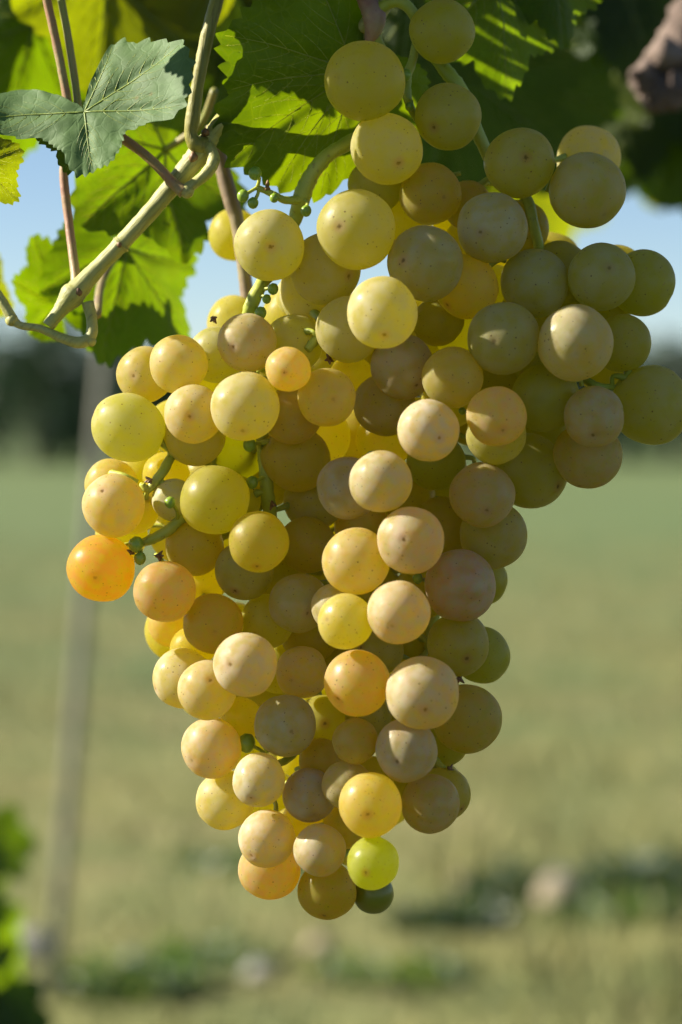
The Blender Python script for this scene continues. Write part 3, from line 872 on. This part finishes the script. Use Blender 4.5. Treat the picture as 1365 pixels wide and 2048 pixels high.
# ------------------------------------------------------------------ the grape bunch
# (x, y, radius, depth rank towards the lens, blush, greenness[, bloom[, tip dx, tip dy]])
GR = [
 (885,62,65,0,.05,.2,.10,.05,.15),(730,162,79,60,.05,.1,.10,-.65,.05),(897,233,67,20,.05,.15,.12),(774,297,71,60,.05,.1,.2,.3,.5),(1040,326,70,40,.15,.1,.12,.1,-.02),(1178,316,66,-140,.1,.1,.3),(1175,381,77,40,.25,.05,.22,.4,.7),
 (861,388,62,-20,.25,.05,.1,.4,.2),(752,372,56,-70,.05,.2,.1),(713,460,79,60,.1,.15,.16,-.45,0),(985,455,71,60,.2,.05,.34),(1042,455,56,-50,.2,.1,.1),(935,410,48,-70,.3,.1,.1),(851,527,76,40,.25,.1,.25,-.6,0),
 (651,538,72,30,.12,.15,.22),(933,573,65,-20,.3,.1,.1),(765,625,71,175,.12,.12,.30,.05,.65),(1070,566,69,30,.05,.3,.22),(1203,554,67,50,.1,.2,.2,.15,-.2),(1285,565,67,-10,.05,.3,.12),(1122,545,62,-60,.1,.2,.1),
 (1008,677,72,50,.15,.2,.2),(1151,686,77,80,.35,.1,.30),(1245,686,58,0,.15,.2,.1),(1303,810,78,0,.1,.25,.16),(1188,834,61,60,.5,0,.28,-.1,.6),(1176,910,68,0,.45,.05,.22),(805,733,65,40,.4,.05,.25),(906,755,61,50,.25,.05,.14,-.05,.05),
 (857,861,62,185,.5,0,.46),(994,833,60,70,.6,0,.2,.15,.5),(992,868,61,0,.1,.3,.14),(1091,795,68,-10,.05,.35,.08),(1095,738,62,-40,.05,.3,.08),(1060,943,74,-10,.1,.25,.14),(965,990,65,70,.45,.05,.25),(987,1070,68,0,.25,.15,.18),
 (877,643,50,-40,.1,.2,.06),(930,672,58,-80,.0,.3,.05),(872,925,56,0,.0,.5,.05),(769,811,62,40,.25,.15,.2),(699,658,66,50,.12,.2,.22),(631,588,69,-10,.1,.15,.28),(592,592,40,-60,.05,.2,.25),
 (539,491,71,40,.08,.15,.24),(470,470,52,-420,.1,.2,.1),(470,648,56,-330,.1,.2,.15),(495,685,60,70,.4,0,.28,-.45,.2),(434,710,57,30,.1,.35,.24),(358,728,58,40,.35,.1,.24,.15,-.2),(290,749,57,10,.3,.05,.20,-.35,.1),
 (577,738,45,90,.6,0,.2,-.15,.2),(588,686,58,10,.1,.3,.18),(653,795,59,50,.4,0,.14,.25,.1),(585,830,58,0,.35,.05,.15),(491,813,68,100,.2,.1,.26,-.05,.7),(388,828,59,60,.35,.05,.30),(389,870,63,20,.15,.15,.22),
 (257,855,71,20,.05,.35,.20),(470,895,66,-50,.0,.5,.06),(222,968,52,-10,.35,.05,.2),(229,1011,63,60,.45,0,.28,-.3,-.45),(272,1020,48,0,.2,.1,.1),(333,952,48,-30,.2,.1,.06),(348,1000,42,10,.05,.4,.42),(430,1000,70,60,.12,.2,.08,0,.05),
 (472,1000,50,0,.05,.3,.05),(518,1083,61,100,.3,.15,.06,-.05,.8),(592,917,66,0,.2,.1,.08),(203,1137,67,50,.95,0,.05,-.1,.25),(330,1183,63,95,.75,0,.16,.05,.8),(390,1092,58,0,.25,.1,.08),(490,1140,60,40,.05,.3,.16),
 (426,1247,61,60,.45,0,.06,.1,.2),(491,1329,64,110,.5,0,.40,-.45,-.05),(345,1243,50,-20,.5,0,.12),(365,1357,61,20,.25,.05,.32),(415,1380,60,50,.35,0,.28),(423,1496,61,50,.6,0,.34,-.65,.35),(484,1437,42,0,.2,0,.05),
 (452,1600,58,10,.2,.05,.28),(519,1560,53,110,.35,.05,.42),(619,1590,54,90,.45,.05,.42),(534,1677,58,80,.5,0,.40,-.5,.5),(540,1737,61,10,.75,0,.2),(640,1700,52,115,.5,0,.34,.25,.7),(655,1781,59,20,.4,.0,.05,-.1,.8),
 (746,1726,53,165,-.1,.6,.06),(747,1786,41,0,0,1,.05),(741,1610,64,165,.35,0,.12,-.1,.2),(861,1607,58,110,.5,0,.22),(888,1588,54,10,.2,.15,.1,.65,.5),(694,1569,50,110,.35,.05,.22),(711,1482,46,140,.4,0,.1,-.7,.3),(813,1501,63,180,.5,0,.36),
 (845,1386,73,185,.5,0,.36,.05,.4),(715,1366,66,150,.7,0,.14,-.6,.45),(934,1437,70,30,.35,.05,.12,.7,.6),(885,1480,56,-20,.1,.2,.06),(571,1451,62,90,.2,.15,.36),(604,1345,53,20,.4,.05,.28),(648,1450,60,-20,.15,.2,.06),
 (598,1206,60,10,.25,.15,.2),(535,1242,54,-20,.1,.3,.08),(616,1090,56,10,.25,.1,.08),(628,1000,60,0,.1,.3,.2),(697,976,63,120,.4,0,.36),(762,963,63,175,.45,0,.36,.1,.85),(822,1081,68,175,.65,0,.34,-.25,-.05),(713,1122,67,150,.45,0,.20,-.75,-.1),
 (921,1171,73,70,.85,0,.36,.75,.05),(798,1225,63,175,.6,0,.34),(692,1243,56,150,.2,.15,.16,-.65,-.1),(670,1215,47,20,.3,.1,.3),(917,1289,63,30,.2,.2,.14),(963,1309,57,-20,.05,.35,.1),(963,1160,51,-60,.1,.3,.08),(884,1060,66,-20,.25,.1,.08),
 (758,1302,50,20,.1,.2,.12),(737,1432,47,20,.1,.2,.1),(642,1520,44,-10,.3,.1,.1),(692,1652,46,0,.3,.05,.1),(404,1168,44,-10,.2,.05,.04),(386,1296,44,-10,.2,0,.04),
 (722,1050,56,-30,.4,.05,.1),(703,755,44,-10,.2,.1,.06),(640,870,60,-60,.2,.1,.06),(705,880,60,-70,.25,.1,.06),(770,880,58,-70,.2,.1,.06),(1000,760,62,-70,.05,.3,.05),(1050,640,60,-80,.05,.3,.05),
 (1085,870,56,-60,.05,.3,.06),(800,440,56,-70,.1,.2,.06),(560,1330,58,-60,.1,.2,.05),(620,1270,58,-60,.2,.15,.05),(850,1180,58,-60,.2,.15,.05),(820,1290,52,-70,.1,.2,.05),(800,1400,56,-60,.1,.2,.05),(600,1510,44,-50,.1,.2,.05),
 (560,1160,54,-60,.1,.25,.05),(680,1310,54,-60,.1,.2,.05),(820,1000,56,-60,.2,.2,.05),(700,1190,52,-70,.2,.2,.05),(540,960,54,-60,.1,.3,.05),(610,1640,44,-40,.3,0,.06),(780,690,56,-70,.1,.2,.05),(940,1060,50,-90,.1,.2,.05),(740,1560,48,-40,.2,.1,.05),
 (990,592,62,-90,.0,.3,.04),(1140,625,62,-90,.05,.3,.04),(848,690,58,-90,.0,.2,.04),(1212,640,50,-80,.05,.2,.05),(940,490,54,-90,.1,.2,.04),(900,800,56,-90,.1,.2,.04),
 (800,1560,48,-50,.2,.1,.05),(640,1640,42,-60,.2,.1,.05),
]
# the far half of the bunch
brng = random.Random(21)
front = [g for g in GR if g[3] > -200]
yy_, row = 330, 0
while yy_ < 1700:
    xx_ = 180 + (row % 2) * 58
    while xx_ < 1260:
        if sum(1 for g in front if math.hypot(g[0] - xx_, g[1] - yy_) < 105) >= 4:
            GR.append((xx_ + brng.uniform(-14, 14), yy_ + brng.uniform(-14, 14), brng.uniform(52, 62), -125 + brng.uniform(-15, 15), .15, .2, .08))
        xx_ += 116
    yy_ += 104; row += 1
# depth: keep each berry where it is seen, slide it in depth until neighbours only just touch
Z = []
for g in GR:
    x, y, r_, z = g[:4]
    Z.append(z * (1.5 if z > -200 else 1.0))
Z0 = list(Z)
pairs = []
for i in range(len(GR)):
    for j in range(i):
        d2 = math.hypot(GR[i][0] - GR[j][0], GR[i][1] - GR[j][1])
        rs = (GR[i][2] + GR[j][2]) * .975
        if d2 < rs:
            pairs.append((i, j, math.sqrt(rs * rs - d2 * d2), 1 if (GR[i][3], -GR[i][1]) >= (GR[j][3], -GR[j][1]) else -1))
for it in range(400):
    for i, j, need, sg in pairs:
        gap = (Z[i] - Z[j]) * sg
        if gap < need:
            e = (need - gap) * .5 * .6
            Z[i] += sg * e; Z[j] -= sg * e
    if it < 320:
        for i in range(len(Z)): Z[i] += (Z0[i] - Z[i]) * .01

# stalk skeleton in photo pixels and depth
SK = {
 'main': [(745, 62, -70, 13), (770, 130, -78, 12), (768, 210, -70, 13), (735, 262, -50, 14), (700, 285, -40, 15), (655, 312, -25, 15), (622, 352, -20, 16), (604, 395, -25, 18), (590, 440, -50, 14), (553, 525, -50, 14), (522, 572, 10, 14), (500, 618, 20, 14), (492, 680, -30, 13),
          (505, 770, -30, 13), (524, 870, 20, 13), (531, 940, 26, 13), (538, 1005, 10, 14), (556, 1110, -60, 12), (590, 1230, -70, 11), (635, 1390, -60, 10), (668, 1530, -50, 9), (690, 1630, -40, 7), (740, 1680, -20, 5)],
 'wing': [(752, 22, -52, 13), (780, 6, -45, 12), (806, 6, -42, 12), (828, 28, -44, 12), (848, 70, -60, 13), (880, 125, -62, 14), (912, 165, -50, 15), (932, 200, -50, 14), (962, 280, -45, 13), (1000, 350, -60, 12), (1052, 395, -30, 11), (1068, 450, -15, 11), (1085, 540, -60, 11),
          (1090, 650, -70, 11), (1050, 800, -80, 11), (980, 930, -80, 11), (925, 1060, -80, 10), (885, 1180, -80, 10), (850, 1300, -70, 9), (830, 1340, -40, 9), (815, 1440, -60, 8), (790, 1550, -50, 7)],
 'upper_spur': [(838, 60, -55, 9), (826, 120, -45, 9), (814, 155, -35, 10), (816, 200, -25, 9), (835, 240, -45, 7)],
 'left_spur': [(530, 880, 0, 9), (450, 930, -40, 9), (360, 905, 5, 9), (325, 945, 45, 10), (298, 978, 50, 8), (285, 968, 52, 6)],
 'lower_spur': [(535, 1000, 0, 9), (440, 1075, -60, 9), (378, 1035, 50, 10), (335, 1062, 65, 11), (300, 1080, 70, 10), (272, 1090, 72, 7)],
 'centre_spur': [(600, 600, -60, 9), (655, 655, 40, 10), (632, 680, 70, 10), (615, 700, 80, 8)],
 'right_spur': [(1090, 650, -70, 9), (1150, 740, -30, 9), (1190, 770, 20, 8), (1225, 775, 10, 7)],
 'cross_spur': [(640, 1400, -60, 8), (600, 1490, -20, 8), (570, 1522, 10, 8), (545, 1528, 20, 6)],
 'tip_spur': [(815, 1440, -60, 8), (880, 1530, 10, 7), (900, 1545, 10, 6)],
 'top_spur': [(604, 398, -20, 10), (570, 400, 5, 8), (545, 388, 15, 7), (515, 375, 20, 6)],
}
bunch_top = P(745, 62, -70)
bunch = empty('grape_bunch', bunch_top)
tag(bunch, 'large bunch of ripe yellow and pink blushed grapes hanging from the vine', 'grapes')
samples = []
V, Fc = [], []
for k, pts in SK.items():
    pp = smooth_path([pr_(x, y, z, r_) for x, y, z, r_ in pts], 7)
    tube(V, Fc, pp, 12, .16, len(V))
    if k not in ('top_spur',):
        raw = smooth_path([(Vector((x, y, z)), r_) for x, y, z, r_ in pts], 4)
        samples += [q[0] for q in (raw[36:] if k == 'main' else raw[20:] if k == 'wing' else raw[4:])]
mesh_ob('stalk', V, Fc, M_STEM, bunch)['label'] = 'branching green stalk of the bunch'


def berry_mesh(seed):
    r = random.Random(seed)
    seg, ring = 44, 30
    off = Vector((seed * 5.3, 1, 2))
    V = []
    for i in range(ring + 1):
        th = math.pi * i / ring
        for k in range(seg):
            an = 2 * math.pi * k / seg
            dv = Vector((math.sin(th) * math.cos(an), math.sin(th) * math.sin(an), math.cos(th)))
            q = 1 + .045 * noise.noise(dv * 1.1 + off) + .006 * noise.noise(dv * 3 + off)
            q -= .03 * math.exp(-(th / .10) ** 2) + .05 * math.exp(-((math.pi - th) / .22) ** 2)
            V.append(dv * q)
    Fc = []
    for i in range(ring):
        for k in range(seg):
            a = i * seg + k; b_ = i * seg + (k + 1) % seg
            Fc.append((a, a + seg, b_ + seg, b_))
    bm = bmesh.new()
    me = bpy.data.meshes.new('grape'); me.from_pydata([tuple(v) for v in V], [], Fc)
    bm.from_mesh(me); bmesh.ops.remove_doubles(bm, verts=bm.verts, dist=1e-5); bm.to_mesh(me); bm.free()
    me.polygons.foreach_set('use_smooth', [True] * len(me.polygons))
    me.materials.append(M_GRAPE)
    return me


berries = [berry_mesh(s) for s in range(5)]
SPECIAL = {(203, 1137): 'orange red grape farthest left on the bunch', (746, 1726): 'pale green smooth grape near the bottom tip', (747, 1786): 'dark green small grape at the very bottom',
           (577, 738): 'small purplish brown grape with a pale scar', (921, 1171): 'large mauve shaded grape on the right', (885, 62): 'topmost grape', (257, 855): 'wide yellow green grape on the left edge'}
VP, FP, VD, FD = [], [], [], []
ped_mesh = []
for idx, g in enumerate(GR):
    x, y, r_, zr, bl, gr = g[:6]
    bm_ = g[6] if len(g) > 6 else .2  # bloom kept low on many shaded berries, deepening their shade by colour
    z = Z[idx]
    c = Vector((x, y, z))
    near = min(samples, key=lambda s: (s - c).length + .3 * max(0, s.y - c.y))
    base = Vector((near.x - x, -(near.y - y), near.z - z))      # view frame: right, up, towards lens
    if zr >= 30: base = base.normalized() + Vector((0, 0, -.9))
    base = (base.normalized() + Vector((rng.gauss(0, .18), .35 + rng.gauss(0, .18), rng.gauss(0, .15)))).normalized()
    tip = -base
    if len(g) > 8:
        tx, ty = g[7], -g[8]
        tip = Vector((tx, ty, math.sqrt(max(.02, 1 - tx * tx - ty * ty))))
        base = (base * .6 - tip).normalized() if zr > -200 else -tip
    tipw = (B3 @ tip).normalized()
    p = P(x, y, z)
    dd = (p - CAM).dot(FWD)
    rad = r_ * dd / F
    q = tipw.to_track_quat('Z', 'X').to_matrix().to_4x4() @ Matrix.Rotation(rng.uniform(0, 6.28), 4, 'Z')
    el = rng.uniform(.96, 1.08)
    mw = Matrix.Translation(p) @ q @ Matrix.Diagonal((rad * rng.uniform(.985, 1.015), rad * rng.uniform(.985, 1.015), rad * el, 1))
    if (x, y) == (257, 855):
        mw = Matrix.Translation(p) @ q @ Matrix.Diagonal((rad * .96, rad * .96, rad * 1.06, 1))
    o = mesh_ob('grape', None, None, None, bunch, mw, data=berries[idx % 5])
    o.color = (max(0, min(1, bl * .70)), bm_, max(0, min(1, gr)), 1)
    if (x, y) == (747, 1786):
        o.material_slots[0].link = 'OBJECT'; o.material_slots[0].material = M_GREEN_GRAPE
    if (x, y) in SPECIAL: o['label'] = SPECIAL[(x, y)]
    # pedicel from the nearest stalk point to the base of the berry
    if zr > -200:
        bw = p + (B3 @ base) * rad * .96
        s0 = P(near.x, near.y, near.z)
        if (s0 - bw).length > 1.1 * rad:
            s0 = bw + ((s0 - bw).normalized() + FWD * (1.2 if zr >= 30 else .5)).normalized() * 1.1 * rad
        mid = s0.lerp(bw, .55) + (B3 @ base) * rad * .25
        pts = smooth_path([(s0, 5 * S), (mid, 4.6 * S), (bw + (B3 @ base) * rad * .06, 7.5 * S), (bw, 10 * S)], 5)
        V, Fc = [], []
        tube(V, Fc, pts, 8, .12)
        mesh_ob('pedicel', V, Fc, M_STEM, bunch)

# hard unripe berries and dried flower stubs
for (x, y, z, r_, m_) in [(547, 578, 40, 11, 0), (534, 598, 45, 9, 0), (522, 626, 40, 12, 0), (494, 1486, 70, 18, 0), (273, 1089, 95, 15, 0), (281, 1117, 92, 12, 0), (341, 1005, 110, 11, 0), (500, 890, 70, 13, 0), (505, 965, 60, 12, 0),
                          (511, 347, 60, 13, 0), (487, 392, 40, 12, 0), (507, 406, 40, 11, 0), (549, 396, 40, 9, 0), (613, 422, 20, 11, 0), (820, 213, 20, 9, 0), (812, 150, 0, 12, 0), (925, 822, 110, 7, 0), (836, 1157, 100, 10, 0), (940, 1667, 0, 1, 0)]:
    if r_ < 3: continue
    V, Fc = [], []
    ball(V, Fc, Vector((0, 0, 0)), r_ * S, 16, 12, (1, 1, 1.06), .12)
    mesh_ob('unripe_berry', V, Fc, M_BERRY, bunch, Matrix.Translation(P(x, y, z)))
    V, Fc = [], []
    near = min(samples + [Vector((570, 400, 5)), Vector((545, 388, 15)), Vector((515, 375, 20)), Vector((604, 395, -20))], key=lambda s: (s - Vector((x, y, z))).length)
    tube(V, Fc, smooth_path([(P(near.x, near.y, near.z), 4 * S), (P((near.x + x) / 2 + 6, (near.y + y) / 2 - 4, (near.z + z) / 2), 3.5 * S), (P(x, y, z), 4 * S)], 4), 7, .2)
    mesh_ob('pedicel', V, Fc, M_STEM, bunch)
for (x, y, z) in [(428, 636, 60), (262, 1104, 90), (660, 718, 80), (545, 1008, 60), (505, 968, 62), (880, 820, 60), (920, 1357, 60), (535, 372, 30), (300, 960, 70), (900, 1540, 30), (1040, 385, 30), (318, 1112, 92), (640, 1655, 40)]:
    V, Fc = [], []
    for k in range(6):
        a = Vector((rng.gauss(0, 1), rng.gauss(0, 1), rng.gauss(0, 1))).normalized() * rng.uniform(8, 15)
        tube(V, Fc, [(P(x, y, z), 4.5 * S), (P(x + a.x * .6, y + a.y * .6, z + a.z * .6), 3 * S), (P(x + a.x, y + a.y, z + a.z), 1.2 * S)], 5, .4)
    mesh_ob('dried_stub', V, Fc, M_BROWN, bunch)

# ------------------------------------------------------------------ blurred leafy shoot at the lower left
dP = 1.9
pb_ = P(-70, 1024, d=dP); pb_.z = 0
plant = empty('leafy_plant', pb_)
tag(plant, 'bright green blurred leafy plant at the lower left border', 'plant')
V, Fc = [], []
st = [(pb_, .009), (pb_ + Vector((.01, 0, .3)), .008), (P(-60, 2000, d=dP), .007), (P(-30, 1800, d=dP), .005), (P(-40, 1650, d=dP), .003)]
tube(V, Fc, smooth_path(st, 8), 8)
mesh_ob('stem', V, Fc, M_STEM, plant)
def pleaf(px, py, s, comp, nx_, nz_, v, mat, d=dP):
    n = (RIGHT * nx_ + UP * nz_ - FWD * .7).normalized(); a = math.radians(comp)
    y = RIGHT * math.sin(a) + UP * math.cos(a); y = (y - n * y.dot(n)).normalized()
    put_leaf(VARS[v], mat, P(px + 28, py, d=d), Matrix((y.cross(n), y, n)).transposed(), scale=s * d / F, parent=plant)
for q in [(-50, 1690, 110, 80, .6, .3, 0, M_LEAF_D), (-60, 1850, 120, 70, .7, .3, 1, M_LEAF), (-60, 1960, 150, 60, .7, .2, 2, M_LEAF), (-30, 2010, 120, 110, .2, .5, 3, M_LEAF_D), (-90, 1780, 110, 120, .6, .3, 3, M_LEAF),
          (-40, 2120, 160, 40, .5, .4, 0, M_LEAF), (-90, 2230, 170, 90, .5, .4, 1, M_LEAF_D), (-120, 1900, 150, 290, .4, .4, 2, M_LEAF), (-110, 2060, 160, 260, .4, .4, 0, M_LEAF), (-80, 2400, 170, 70, .5, .4, 3, M_LEAF)]:
    pleaf(*q)
